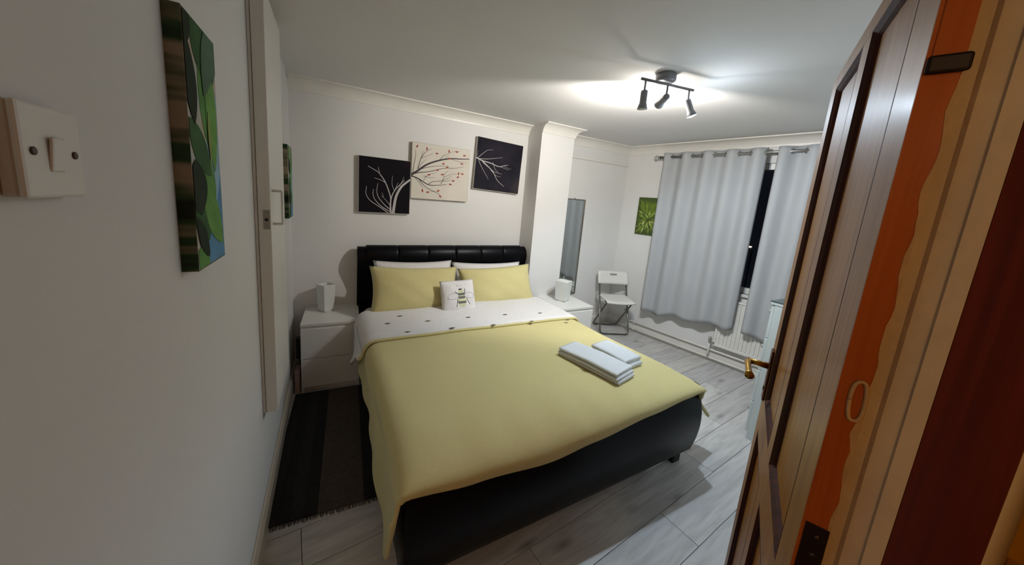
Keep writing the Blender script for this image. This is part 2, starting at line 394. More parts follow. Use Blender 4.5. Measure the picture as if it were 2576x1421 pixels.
# ---------------------------------------------------------------- duvet
def lerp_tab(tab, x):
    if x <= tab[0][0]: return tab[0][1]
    for (a, fa), (b, fb) in zip(tab, tab[1:]):
        if x <= b: t = (x-a)/(b-a); t = t*t*(3-2*t); return fa+(fb-fa)*t
    return tab[-1][1]
duvet = thing('duvet', 'ochre yellow duvet spread over the bed with white bee-print turnback', 'duvet', (BX, BY, .55), BR)
ZT = .598
HEML = [(0, .42), (.80, .36), (1.2, .31), (1.55, .28), (1.75, .21), (1.87, .13), (1.94, .19), (2.00, .33), (2.05, .45)]
HEMR = [(0, .40), (1.2, .36), (1.75, .34), (1.88, .33), (1.96, .26), (2.05, .26)]
HEMF = [(0, .530), (.26, .502), (.62, .470), (.86, .488), (1.25, .520), (1.55, .542), (1.70, .548)]
def noise2(x, y): return (math.sin(x*5.1+1.3*math.sin(y*3.7))+math.sin(y*6.3+x*2.1+.7)+.5*math.sin(x*13+y*9))/2.5
def duvet_pt(su, v, hemL, hemR, lift=0, out=0, ztop=ZT):
    """su in 0..1 across; three zones: left drop, top, right drop"""
    R = .085; top = ztop+lift
    if su < .25:
        t = su/.25; zh = lerp_tab(hemL, v); z = zh+(top-R-zh)*t
        flare = (1-t)*(.018+.010*math.sin(v*9)+.006*math.sin(v*23+2))
        u = -.018-out-flare*.9+.010*t*math.sin(v*7+t*3)
        return u, z
    if su > .75:
        t = (1-su)/.25; zh = lerp_tab(hemR, v); z = zh+(top-R-zh)*t
        return BW+.018+out+(1-t)*(.02+.012*math.sin(v*9)), z
    t = (su-.25)/.5; wd_ = BW+.036+2*out
    e = .09
    if t < e: a = t/e*PI/2; return -.018-out+R*(1-math.cos(a)), top-R+R*math.sin(a)
    if t > 1-e: a = (1-t)/e*PI/2; return BW+.018+out-R*(1-math.cos(a)), top-R+R*math.sin(a)
    q_ = (t-e)/(1-2*e); u = -.018-out+R+q_*(wd_-2*R)
    return u, top+.016*math.sin(q_*PI)+.004*noise2(u*1.2, v*1.2)
V0, V1 = .62, 2.044
def sstep(a, b, x): t = min(1, max(0, (x-a)/(b-a))); return t*t*(3-2*t)
def duvet_fn(a, b):
    vend = V1-(V1-1.965)*sstep(.735, .80, a); v = V0+(vend-V0)*b; u, z = duvet_pt(a, v, HEML, HEMR)
    wid = .058*sstep(1.2, 2.0, v); u += wid*sstep(.5, .76, a)
    s = max(0, (v-1.80)/(V1-1.80)); uu = min(max(u, 0), BW+.05); zf = lerp_tab(HEMF, uu)
    drop = (1-math.sqrt(max(0, 1-s*s)))
    if .25 <= a <= .75:
        z = z-(z-zf)*drop
        z += .005*math.sin(u*31+v*5)*s*(1-s)*2
        cr = 1.70+.05*(u-1); z -= .008*math.exp(-((v-cr)/.014)**2)*math.exp(-((u-1.15)/.30)**2)
    else:
        t = a/.25 if a < .25 else (1-a)/.25
        zh = lerp_tab(HEML if a < .25 else HEMR, v)
        ztop_ = ZT-.085-(ZT-.085-zf)*drop if a < .25 else ZT-.085-.05*drop
        zh = min(zh, ztop_-.01); z = zh+(ztop_-zh)*t
        if a < .25: u -= .030*s*(1-t)
        else: u += .24*(1-t)*sstep(1.62, 1.95, v)
    return (u, -v, z-.55)
d1 = grid('yellow_cover', duvet_fn, 120, 90, YELLOW, duvet, True, .016)
WHM = [(0, .50), (.45, .47), (.60, .43), (.74, .375), (.82, .43), (.90, .50)]
WHR = [(0, .5), (.9, .47)]
FV = [(0, .925), (.5, .965), (1.0, .975), (1.7, .975)]
def turn_fn(a, b):
    vend = lerp_tab(FV, max(0, min(BW, (a-.25)/.5*BW))); v = .40+(vend-.40)*b
    u, z = duvet_pt(a, v, WHM, WHR, .026, .018)
    if a < .25: u -= .035*(1-a/.25)*math.exp(-((v-.76)/.15)**2)
    e = max(0, (b-.97)/.03); z -= .012*e*e
    return (u, -v, z-.55)
tb = grid('white_turnback', turn_fn, 100, 26, SHEET, duvet, True, .014)
def pipe_fn():
    pts = []
    for i in range(3, 98):
        a = i/100; x, y, z = turn_fn(a, 1); pts.append((x, y-.004, z+.002))
    return pts
tube('piping', pipe_fn(), .010, YELLOW, tb, 8)
BEE = mat('bee_print', '#4d4a2a', .8)
bees = [(975, 817), (1006, 799), (1025, 840), (1076, 814), (1137, 832), (1177, 805), (1241, 823), (1270, 797), (1337, 813), (1358, 791), (1427, 808)]
for px, py in bees:
    P = at_z(px, py, .626); du, dv = P.x-BX, P.y-BY; c, s = math.cos(BR), math.sin(BR); u, v = du*c+dv*s, -(-du*s+dv*c)
    u = min(max(u, .1), BW-.08)
    bm = bmesh.new()
    for ox, oy, rx, ry in ((0, 0, .009, .013), (-.012, .002, .010, .006), (.012, .002, .010, .006)):
        r = bmesh.ops.create_uvsphere(bm, u_segments=8, v_segments=4, radius=1)
        for v_ in r['verts']: v_.co = Vector((v_.co.x*rx+ox, v_.co.y*ry+oy, v_.co.z*.0012))
    zz = duvet_pt(.25+.5*(.09+(u+.018-.085)/(BW+.036-.17)*.82), v, WHM, WHR, .026, .018)[1]
    from_bm('bee_print', bm, BEE, tb, False, (u, -v, zz-.55+.0085))

# ---------------------------------------------------------------- pillows
def pillow(name, label, cat, w, h, t, mt, loc, tilt, yaw, group=None, seed=0, ear=.075, n=22, roll=0, mt_back=None):
    rd = random.Random(seed); e = thing(name, label, cat, loc, yaw, group)
    vs = []; fs = []
    def pt(i, j, side):
        x = -1+2*i/n; y = -1+2*j/n
        th = (max(0, 1-abs(x)**2.6))**.55*(max(0, 1-abs(y)**2.6))**.55
        px = x*(1-ear*(1-y*y)); py = y*(1-ear*1.2*(1-x*x))
        wr = .06*math.sin(x*4+seed)*math.sin(y*3+seed*2)+.03*math.sin(x*9+y*7+seed)
        return Vector((px*w/2, side*t/2*th*(1+wr), py*h/2))
    for side in (-1, 1):
        for j in range(n+1):
            for i in range(n+1): vs.append(pt(i, j, side))
    N = (n+1)**2
    for s_, off in ((0, 0), (1, N)):
        for j in range(n):
            for i in range(n):
                a = off+j*(n+1)+i; f = (a, a+1, a+n+2, a+n+1); fs.append(f if s_ == 0 else f[::-1])
    M = Matrix.Rotation(roll, 3, 'Y'); M = Matrix.Rotation(-tilt, 3, 'X') @ M
    o = mk('cover', [M @ Vector(v) for v in vs], fs, mt, e, True)
    o.data.materials.append(mt_back or mt)
    bm = bmesh.new(); bm.from_mesh(o.data); bmesh.ops.remove_doubles(bm, verts=bm.verts, dist=.0004)
    for f in bm.faces: f.smooth = True
    bm.to_mesh(o.data); bm.free()
    return e, M
def place(u, v, z): return b2w(u, v, z)
T1 = math.radians(30)
pillow('pillow', 'white pillow behind the yellow one, on the rug side of the bed', 'pillow', .70, .44, .15, SHEET, place(.46, .215, .765), math.radians(24), BR, seed=3, roll=math.radians(1))
pillow('pillow', 'white pillow behind the yellow one, next to the wall pier', 'pillow', .76, .42, .15, SHEET, place(1.19, .210, .745), math.radians(24), BR, seed=5, roll=math.radians(1.0))
pillow('pillow', 'yellow pillow on the rug side of the bed', 'pillow', .74, .40, .17, YELLOW, place(.43, .375, .765), math.radians(24), BR, seed=1, roll=math.radians(2))
pillow('pillow', 'yellow pillow on the wall pier side of the bed', 'pillow', .78, .40, .17, YELLOW, place(1.21, .365, .745), math.radians(24), BR, seed=2, roll=math.radians(-2))
cu, MC = pillow('bee_cushion', 'small white square cushion printed with a large bee', 'cushion', .30, .30, .10, SHEET, place(.74, .545, .722), math.radians(22), BR+math.radians(1), seed=8, ear=.015, roll=math.radians(-1), mt_back=YELLOW)
# bee print on the cushion front: shapes floated on the surface
def cush_pt(x, y, lift=.0012):                                  # x,y in -1..1 -> local point on front surface
    th = (max(0, 1-abs(x)**2.6))**.55*(max(0, 1-abs(y)**2.6))**.55
    wr = .06*math.sin(x*4+8)*math.sin(y*3+16)+.03*math.sin(x*9+y*7+8)
    return MC @ Vector((x*(1-.015*(1-y*y))*.15, -.05*th*(1+wr)-lift, y*(1-.018*(1-x*x))*.15))
def cprint(name, poly_rows, mt, lift=.0012):
    """poly_rows: list of (x0,x1,y) rows"""
    vs = []; fs = []; n = 8
    for x0, x1, y0, y1 in poly_rows:
        for i in range(n+1): x = x0+(x1-x0)*i/n; vs.append(cush_pt(x, y0, lift)); vs.append(cush_pt(x, y1, lift))
        b = len(vs)-2*(n+1)
        for i in range(n): fs.append((b+2*i, b+2*i+2, b+2*i+3, b+2*i+1))
    return mk(name, vs, fs, mt, cu, False)
def ellipse_rows(cx, cy, rx, ry, y0=-1, y1=1, n=8):
    out = []
    for i in range(n):
        a = y0+(y1-y0)*i/n; b = y0+(y1-y0)*(i+1)/n; m_ = (a+b)/2; w = rx*math.sqrt(max(0, 1-m_*m_)); out.append((cx-w, cx+w, cy+ry*a, cy+ry*b))
    return out
GREYP = mat('print_grey', '#5d605c', .85); PALEY = mat('print_pale_yellow', '#c6c7a0', .85); WINGP = mat('print_wing_grey', '#b4b8b8', .85); LINEP = mat('print_line', '#8a8d8c', .85)
cprint('bee_abdomen_print', ellipse_rows(.10, -.17, .25, .36), PALEY)
cprint('bee_thorax_print', ellipse_rows(.06, .25, .18, .17), PALEY)
cprint('bee_head_print', ellipse_rows(.04, .47, .11, .04), mat('print_dark', '#3f3f36', .85))
for nm, c_, y_, hw_ in (('bee_band_print', 0, .20, .21), ('bee_band_print', 0, .02, .20), ('bee_band_print', 0, -.25, .25)):
    cprint(nm, [(.09-hw_, .09+hw_, y_-.02, y_+.05), (.09-hw_*.85, .09+hw_*.85, y_-.075, y_-.02)], GREYP, .0022)
def cline(name, pts, w, mt):
    bm = bmesh.new(); P = [cush_pt(x, y) for x, y in pts]; bm_tube(bm, P, w, 5); return from_bm(name, bm, mt, cu)
for nm, pl, mt_l, w_ in (('bee_leg_print', [(-.13, .22), (-.28, .36)], GREYP, .0024), ('bee_leg_print', [(.28, .24), (.32, .48)], GREYP, .0024), ('bee_leg_print', [(-.16, -.05), (-.20, -.25), (-.26, -.50)], GREYP, .0024), ('bee_leg_print', [(.36, -.05), (.48, -.25), (.56, -.42)], GREYP, .0024),
    ('bee_antenna_print', [(-.06, .66), (-.14, .75)], LINEP, .0012), ('bee_antenna_print', [(.06, .66), (.10, .74)], LINEP, .0012)): cline(nm, pl, w_, mt_l)
for sx in (-1, 1):
    pl = [(.08+sx*(.2+.62*math.cos(t)*.5+.28), .06+.16*math.sin(t)-sx*0) for t in [k_*2*PI/20 for k_ in range(21)]]
    pl = [(x, y+.10*(1-abs(x-.08)*1.2)) for x, y in pl]
    cline('bee_wing_print', pl, .0011, LINEP)

# ---------------------------------------------------------------- towels
def towel(label, corners, h, z, layers):
    """folded towel: stack of rounded layers between four ground corners (px)"""
    P = [at_z(px, py, z) for px, py in corners]; a, b, c_, d = P      # a,b far end; c,d near end (same order)
    ctr = (a+b+c_+d)/4; L = ((a+b)/2-(c_+d)/2); W_ = ((b-a)+(c_-d))/2; ang = math.atan2(L.y, L.x); lw, ll = W_.length, L.length
    t = thing('folded_towel', label, 'towel', (ctr.x, ctr.y, z), ang)
    for i in range(layers):
        hh_ = h/layers; zz = i*hh_; ins = .006*abs(i-(layers-1)/2)
        bm = bmesh.new(); n = 20; rings = []
        xs = [-ll/2+ins+(-.010 if i == 0 else .004*i), -ll/2+ins+.012, 0, ll/2-.02, ll/2]
        sc = [.86, 1, 1, 1, .82]
        for x, s_ in zip(xs, sc):
            rr = []
            for k_ in range(n):
                th = 2*PI*k_/n; cx_, sx_ = math.cos(th), math.sin(th); e = .35
                y = math.copysign(abs(cx_)**e, cx_)*(lw/2-ins)*(1+.01*math.sin(k_*3+i)); zc = math.copysign(abs(sx_)**.6, sx_)*hh_/2*1.04*s_
                rr.append(bm.verts.new((x, y, zz+hh_/2+zc+.004*math.sin(x*14+i))))
            rings.append(rr)
        for p, q_ in zip(rings, rings[1:]):
            for k_ in range(n): bm.faces.new((p[k_], p[(k_+1) % n], q_[(k_+1) % n], q_[k_]))
        bm.faces.new(rings[0][::-1]); bm.faces.new(rings[-1]); from_bm('towel_fold', bm, TOWEL, t, True)
towel('larger folded white towel lying on the yellow duvet', [(1398, 893), (1452, 878), (1603, 950), (1545, 966)], .062, .618, 3)
towel('smaller folded white towel beside the larger one on the duvet', [(1480, 885), (1532, 872), (1614, 917), (1572, 928)], .055, .618, 2)

# ---------------------------------------------------------------- nightstands
def nightstand(label, loc, rz, sock=False):
    t = thing('nightstand', label, 'nightstand', loc, rz)
    w, d, h = .40, .48, .55
    for x0, x1 in ((0, .018), (w-.018, w)): box('side_panel', x0, x1, .004, d, 0, h-.018, WHITE, t, .001)
    box('top_panel', -.001, w+.001, -.004, d, h-.02, h, WHITE, t, .0015)
    box('back_panel', .018, w-.018, d-.01, d, .02, h-.02, WHITE, t)
    box('plinth', .018, w-.018, .035, .05, 0, .055, WHITE, t)
    box('top_rail', .018, w-.018, .008, .02, .49, h-.02, WHITE, t)
    for z0, z1 in ((.047, .272), (.276, .508)):
        dr = box('drawer', .0, w, -.004, .016, z0, z1, WHITE, t, .0015)
        box('drawer_box', .03, w-.03, .018, d-.03, z0+.02, z1-.03, WHITE, dr)
    return t
nightstand('white two-drawer nightstand beside the striped rug', (-.2073, 2.6289, 0), -.0328)
nightstand('white two-drawer nightstand beside the wall pier', (2.0026, 2.4082, 0), -.0077)
FROST = mat('frosted_glass', '#d9dbd6', .55, var=.02, alpha=1)
def table_lamp(label, loc, rz, w, h, tilt=0):
    t = thing('table_lamp', label, 'table lamp', loc, rz)
    bm = bmesh.new(); wb, wt = w*.42, w*.5; th = .005
    outer = [(-1, -1), (1, -1), (1, 1), (-1, 1)]
    vs = [[bm.verts.new((x*s_, y*s_, z)) for x, y in outer] for s_, z in ((wb, .012), (wt, h), (wt-th, h), (wb-th, .016))]
    for a, b in zip(vs, vs[1:]):
        for i in range(4): bm.faces.new((a[i], a[(i+1) % 4], b[(i+1) % 4], b[i]))
    bm.faces.new(vs[0][::-1]); bm.faces.new(vs[3])
    from_bm('glass_shade', bm, FROST, t)
    box('diffuser', -wt+.006, wt-.006, -wt+.006, wt-.006, h-.022, h-.018, FROST, t)
    lathe('base', [(w*.40, 0), (w*.42, .003), (w*.42, .009), (w*.38, .012)], WHITE2, t, 20)
    lathe('socket', [(.016, .016), (.016, .06), (.012, .066)], WHITE2, t, 16)
    return t
table_lamp('square frosted white table lamp on the nightstand beside the striped rug', (-.043, 2.90, .55), math.radians(35), .10, .225)
table_lamp('square frosted white table lamp on the nightstand beside the wall pier', (2.195, 2.655, .55), math.radians(28), .135, .215)
t = thing('power_adapter', 'black plug adapter in the gap between nightstand and cupboard wall', 'adapter', (-.232, 2.76, .22))
box('adapter_body', -.016, .016, 0, .05, 0, .17, BLACK, t, .006, 2); tube('cable', [(0, .03, .02), (.004, .06, -.09), (0, .15, -.2), (.0, .25, -.205)], .004, BLACK, t, 6)
t = thing('cardboard_packet', 'pale pink narrow packet on the floor between nightstand and cupboard wall', 'packet', (-.238, 2.645, 0))
box('packet_body', -.014, .018, 0, .10, 0, .175, mat('pale_pink_card', '#b79c98', .7), t, .003); box('packet_lid', -.015, .019, -.001, .101, .135, .178, mat('pale_pink_lid', '#a98d86', .7), t, .002)

# ---------------------------------------------------------------- rug
rug = thing('rug', 'black and brown striped rug beside the bed', 'rug', (-.045, 2.08, 0), math.radians(-2.5))
RB = mat('rug_black', '#121116', .95, var=.3, scale=60, bump=.6, bscale=300); RN = mat('rug_brown', '#463d34', .95, var=.25, scale=60, bump=.6, bscale=300); RC = mat('rug_charcoal', '#1e1d22', .95, var=.25, scale=60, bump=.6, bscale=300)
sx_ = [(-.225, -.172, RC), (-.172, -.118, RB), (-.118, -.065, RC), (-.065, .0, RB), (.0, .21, RN), (.21, .285, RB), (.285, .40, RN)]
for x0, x1, mt_ in sx_:
    box('stripe', x0+.0005, x1-.0005, -.545, .53, .001, .0105, mt_, rug, .002)
bm = bmesh.new(); rd = random.Random(4)
for i in range(150):
    x = -.22+i*.0041; l = .012+rd.random()*.012; dx = rd.uniform(-.006, .006)
    bm_tube(bm, [(x, -.54, .005), (x+dx, -.545-l, .002)], .0013, 4)
fr = from_bm('fringe', bm, mat('rug_fringe', '#4a453f', .95), rug); fr['kind'] = 'stuff'

# ---------------------------------------------------------------- pictures
def canvas(label, loc, rz, w, h, d, mt_front, mt_side, group=None, roll=0):
    """stretched canvas: local x = right along the wall, -y = into the room, z up; origin lower left on the wall"""
    t = thing('canvas_picture', label, 'picture', loc, rz, group)
    t.rotation_euler = (0, roll, rz)
    box('stretcher_frame', .003, w-.003, -d+.003, 0, .003, h-.003, mat('canvas_back', '#b9b2a2', .8), t)
    bm = bmesh.new(); bm_box(bm, .0028, w-.0028, -d, -d+.0035, .0028, h-.0028, 0); f = from_bm('painted_front', bm, mt_front, t)
    for nm, b in (('canvas_side', (0, .003, -d, 0, 0, h)), ('canvas_side', (w-.003, w, -d, 0, 0, h)), ('canvas_side', (.003, w-.003, -d, 0, 0, .003)), ('canvas_side', (.003, w-.003, -d, 0, h-.003, h))):
        box(nm, *b, mt_side, t)
    return t, f
def strokes(name, lines, mt, parent, w, h, d, off=.0006):
    """lines: list of (pts in 0..1 coords (y up), w0, w1) flat tapered ribbons"""
    bm = bmesh.new(); off0 = off
    for q_i, (pts, w0, w1) in enumerate(lines):
        off = off0+.00006*q_i
        P = [Vector((x*w, y*h)) for x, y in pts]
        # smooth with Catmull-Rom
        Q = []
        for i in range(len(P)-1):
            p0, p1, p2, p3 = P[max(i-1, 0)], P[i], P[i+1], P[min(i+2, len(P)-1)]
            for k_ in range(5):
                s = k_/5; Q.append(.5*((2*p1)+(p2-p0)*s+(2*p0-5*p1+4*p2-p3)*s*s+(3*p1-p0-3*p2+p3)*s**3))
        Q.append(P[-1]); prev = None
        for i, p in enumerate(Q):
            t_ = (Q[min(i+1, len(Q)-1)]-Q[max(i-1, 0)]); n = Vector((-t_.y, t_.x)).normalized() if t_.length else Vector((0, 1)); ww = (w0+(w1-w0)*i/(len(Q)-1))/2
            cl_ = lambda v: (min(max(v.x, .001), w-.001), -d-off, min(max(v.y, .001), h-.001))
            a, b = bm.verts.new(cl_(p+n*ww)), bm.verts.new(cl_(p-n*ww))
            if prev: bm.faces.new((prev[0], prev[1], b, a))
            prev = (a, b)
    o = from_bm(name, bm, mt, parent); return o
def leaf_shapes(name, leaves, mt, parent, w, h, d, off=.0009):
    bm = bmesh.new(); off0 = off
    for q_i, (cx, cy, L, wd_, ang) in enumerate(leaves):
        off = off0+.00008*q_i
        n = 10; pts = []
        for s_ in (1, -1):
            for k_ in range(n+1):
                tt = k_/n if s_ == 1 else 1-k_/n; x = (tt-.5)*L; y = s_*wd_/2*math.sin(PI*tt)**.8
                pts.append((x, y))
        ca_, sa_ = math.cos(ang), math.sin(ang)
        poly = [Vector((cx*w+x*ca_-y*sa_, cy*h+x*sa_+y*ca_)) for x, y in pts]
        for P_, n_ in ((Vector((.003, 0)), Vector((1, 0))), (Vector((w-.003, 0)), Vector((-1, 0))), (Vector((0, .003)), Vector((0, 1))), (Vector((0, h-.003)), Vector((0, -1)))):
            if len(poly) > 2: poly = clip_poly(poly, P_, n_)
        if len(poly) < 3: continue
        vs = [bm.verts.new((p.x, -d-off, p.y)) for p in poly]
        bmesh.ops.remove_doubles(bm, verts=vs, dist=1e-5)
        vs = [v for v in vs if v.is_valid]
        try: bm.faces.new(vs)
        except Exception: pass
    return from_bm(name, bm, mt, parent)
def paint_dark(name, c1, c2, spots=None):
    mt = mat(name, c1, .6, var=.3, scale=4); return mt
def painted(name, stops, scale, rough=.55, stretch=(1, 1, 1)):
    mt = bpy.data.materials.new(name); mt.use_nodes = True; nt = mt.node_tree; b = nt.nodes['Principled BSDF']; b.inputs['Roughness'].default_value = rough; b.inputs['Specular IOR Level'].default_value = .2
    tc = nt.nodes.new('ShaderNodeTexCoord'); mp = nt.nodes.new('ShaderNodeMapping'); mp.inputs['Scale'].default_value = stretch
    nt.links.new(tc.outputs['Object'], mp.inputs[0]); n = nt.nodes.new('ShaderNodeTexNoise'); n.inputs['Scale'].default_value = scale; n.inputs['Detail'].default_value = 3; nt.links.new(mp.outputs[0], n.inputs['Vector'])
    r = nt.nodes.new('ShaderNodeValToRGB'); el = r.color_ramp.elements
    for i, (p, c) in enumerate(stops):
        e = el[i] if i < 2 else el.new(p)
        e.position = p; e.color = (*lin(c), 1)
    nt.links.new(n.outputs['Fac'], r.inputs[0]); nt.links.new(r.outputs[0], b.inputs['Base Color']); return mt
DK1 = painted('painted_black_red', [(.35, '#0a080e'), (.62, '#100b13'), (.74, '#220d11')], 6, .85)
DK2 = painted('painted_black_grey', [(.35, '#15131c'), (.6, '#25222b'), (.78, '#3a3334')], 3, .85)
CREAM = painted('painted_cream', [(.3, '#cfc7b9'), (.7, '#d8d1c4')], 4)
CSIDE = mat('canvas_side_white', '#b9b5ac', .8); PB = mat('paint_branch_white', '#b5b0ae', .7); PBK = mat('paint_branch_dark', '#33292c', .7); PRED = mat('paint_leaf_red', '#9a3f30', .7); PGREY = mat('paint_branch_grey', '#8c8486', .7)
CDp = .035
def on_back(x, z): return (x, yb(x), z)
c1, f1 = canvas('square black canvas with a white tree trunk on the headboard wall', on_back(.2, 1.365), BANG, .432, .468, CDp, DK1, CSIDE, roll=math.radians(0))
strokes('painted_branches', [([(.665, 0), (.68, .12), (.72, .33), (.81, .5), (.92, .6), (1.0, .66)], .026, .014), ([(.62, 0), (.61, .15), (.625, .3), (.70, .45), (.88, .64)], .014, .005), ([(.61, .2), (.60, .33), (.50, .57), (.40, .70), (.36, .74), (.17, .83)], .010, .004), ([(.39, .71), (.36, .83)], .004, .003), ([(.50, .56), (.42, .60), (.29, .63)], .005, .003),
    ([(.58, .0), (.42, .1), (.22, .22), (.14, .34), (.15, .47)], .007, .003), ([(.60, .04), (.44, .12), (.31, .24), (.27, .34), (.28, .43)], .007, .003), ([(.62, .07), (.50, .15), (.38, .28), (.34, .40), (.36, .54)], .007, .003), ([(.62, .13), (.52, .24), (.43, .32)], .005, .002), ([(.47, .30), (.44, .38)], .003, .002), ([(.68, .43), (.63, .55), (.64, .70)], .004, .002), ([(.70, .46), (.74, .56), (.76, .58)], .004, .002), ([(.78, .52), (.84, .64), (.86, .70)], .003, .002)], PB, f1, .432, .468, CDp)
strokes('painted_red_haze', [([(.14, .40), (.15, .48)], .004, .004)], mat('paint_dull_red', '#4b1a1a', .7), f1, .432, .468, CDp, .0004)
c2, f2 = canvas('square cream canvas with dark branches and red leaves between the two black ones', on_back(.637, 1.512), BANG, .555, .492, CDp, CREAM, mat('canvas_side_cream', '#b7afa2', .8))
br2 = [([(0, .42), (.10, .5), (.25, .63), (.45, .73), (.65, .79), (.85, .81), (1.0, .83)], .020, .006), ([(0, .42), (.12, .47), (.30, .51), (.55, .60), (.72, .62), (.9, .67)], .008, .002), ([(.05, .47), (.2, .56), (.4, .62), (.62, .65)], .006, .002), ([(.02, .44), (.04, .62), (.06, .78), (.05, .86)], .005, .002), ([(.10, .53), (.14, .7), (.22, .85), (.32, .92)], .006, .002), ([(.14, .70), (.18, .86)], .003, .002), ([(.16, .74), (.26, .79), (.34, .84)], .003, .002), ([(.10, .53), (.17, .65), (.24, .72)], .003, .0015),
    ([(0, .40), (.12, .36), (.28, .27), (.42, .27), (.6, .30)], .011, .003), ([(.12, .36), (.2, .26), (.3, .19), (.42, .14), (.5, .1)], .006, .002), ([(.06, .38), (.14, .28), (.2, .2)], .004, .0015), ([(.28, .27), (.36, .33), (.5, .36), (.62, .42), (.68, .47)], .005, .002), ([(.5, .30), (.54, .4), (.56, .5), (.62, .56)], .005, .0015), ([(.52, .36), (.62, .37), (.72, .42)], .003, .0015), ([(.56, .44), (.68, .5), (.8, .52)], .003, .0015), ([(.2, .42), (.3, .4), (.4, .41)], .003, .0015), ([(.2, .33), (.25, .42), (.32, .47), (.42, .5)], .003, .0015), ([(.45, .73), (.52, .82), (.58, .86), (.7, .93)], .004, .0015), ([(.52, .75), (.62, .84)], .003, .0015), ([(.65, .79), (.78, .76), (.95, .74)], .003, .001), ([(.42, .14), (.36, .15), (.28, .13)], .003, .001), ([(.7, .93), (.82, .95)], .002, .001)]
strokes('painted_branches', br2, PBK, f2, .555, .492, CDp)
rd = random.Random(3)
lv = [(.08, .93, 1.1), (.24, .91, 1.6), (.41, .85, .1), (.62, .92, 1.7), (.76, .93, 0), (.63, .79, .1), (.90, .88, .2), (.53, .68, .2), (.86, .72, -.1), (.60, .62, .4), (.43, .55, 0), (.52, .48, .1), (.29, .45, .3), (.81, .53, 1.5), (.88, .53, -.1), (.72, .38, .3), (.67, .31, -.2), (.46, .17, .5), (.50, .07, -.7), (.28, .13, 0), (.19, .15, 1.7), (.80, .46, .4)]
leaf_shapes('painted_leaves', [(x, y, .032, .014, a) for x, y, a in lv], PRED, f2, .555, .492, CDp)
c3, f3 = canvas('square charcoal canvas with pale branch tips next to the pier', on_back(1.245, 1.648), BANG, .53, .50, CDp, DK2, CSIDE, roll=math.radians(2.2))
strokes('painted_branches', [([(0, .60), (.12, .56), (.3, .54), (.5, .50), (.62, .54), (.7, .56)], .012, .003), ([(.03, .59), (.12, .68), (.22, .77), (.34, .80)], .005, .002), ([(.05, .585), (.2, .60), (.38, .64), (.56, .69)], .006, .002), ([(.1, .57), (.22, .50), (.38, .38), (.5, .22), (.66, .12)], .009, .003), ([(.15, .53), (.3, .44), (.42, .38), (.58, .36)], .006, .002), ([(.36, .56), (.42, .44), (.5, .38)], .004, .002), ([(.06, .55), (.16, .40), (.30, .22)], .005, .002), ([(.5, .505), (.6, .49), (.72, .46)], .004, .002), ([(.3, .44), (.44, .32), (.56, .30)], .004, .002), ([(.02, .63), (.03, .74)], .003, .001), ([(.6, .53), (.68, .50), (.78, .49)], .003, .001)], PB, f3, .53, .50, CDp)

# left-wall leaf canvases (local x runs along -Y of the room when turned by -90 deg ... here +90: local x -> +Y)
LBG = painted('painted_beige', [(.36, '#b7a48f'), (.5, '#b9b4a4'), (.64, '#a9b6bb')], 5, .8, stretch=(4, 1, 2))
LG = [mat('leaf_paint_%d' % i, c, .8, var=.2, scale=20, spec=.2) for i, c in enumerate(('#5d8c4c', '#3a5e36', '#6a9a50', '#22301f', '#55715a', '#8c9a58'))]
SKYP = [mat('sky_paint_%d' % i, c, .8, var=.15, scale=14, spec=.2) for i, c in enumerate(('#5f8fb4', '#8fb0c4'))]
LSIDE = painted('painted_leaf_side', [(.40, '#141d15'), (.48, '#2a4325'), (.55, '#93836f')], 11, stretch=(.1, .1, 1))
SKY = [(0, .85, .12, .30, .16, 1.4), (0, .75, .35, .24, .09, 1.6), (1, .8, .55, .3, .10, 1.5), (0, .62, .05, .14, .12, .9)]
def leaf_canvas(label, y0, z0, w, h, seed, spec, dep=.028):
    # local -y must face +X (into the room): rotate +90 deg
    t, f = canvas(label, (A, y0, z0), PI/2, w, h, dep, LBG, LSIDE)
    for i in range(2):
        leaf_shapes('painted_sky', [x[1:] for x in SKY if x[0] == i], SKYP[i], f, w, h, dep, .0003+.0001*i)
    for i in range(6):
        L = [(s[1], s[2], s[3], s[4]*1.1, s[5]) for s in spec if s[0] == i]
        if L: leaf_shapes('painted_leaves', L, LG[i], f, w, h, dep, .0006+.0004*i)
    return t
BIG = [(1, .45, .93, .16, .085, 1.9), (4, .7, .9, .2, .07, 1.2), (3, .12, .75, .17, .06, 1.7), (0, .58, .70, .24, .075, 1.75), (2, .75, .66, .26, .07, 1.6), (5, .62, .56, .12, .02, 1.6), (1, .3, .50, .17, .07, 2.4), (3, .15, .34, .12, .10, 1.7), (0, .55, .37, .16, .075, 1.9), (2, .6, .22, .2, .08, 2.25), (1, .25, .24, .15, .10, 2.0), (3, .2, .13, .05, .10, .6), (0, .2, .03, .09, .06, 2.4), (4, .92, .95, .16, .05, 1.4), (3, .06, .95, .1, .05, 1.2)]
leaf_canvas('tall canvas of green and blue painted leaves next to the light switch', .893, 1.36, .195, .522, 1, BIG)
SM = [(0, .2, .9, .12, .09, 1.7), (3, .3, .72, .12, .1, 1.9), (2, .6, .6, .16, .08, 1.8), (1, .25, .45, .13, .1, 1.9), (3, .3, .28, .12, .12, 1.7), (0, .7, .3, .18, .08, 1.9), (1, .3, .08, .12, .12, 1.8), (0, .8, .82, .18, .08, 1.6)]
leaf_canvas('tall narrow canvas of painted leaves beyond the white cupboard', 2.60, 1.325, .25, .485, 2, SM)

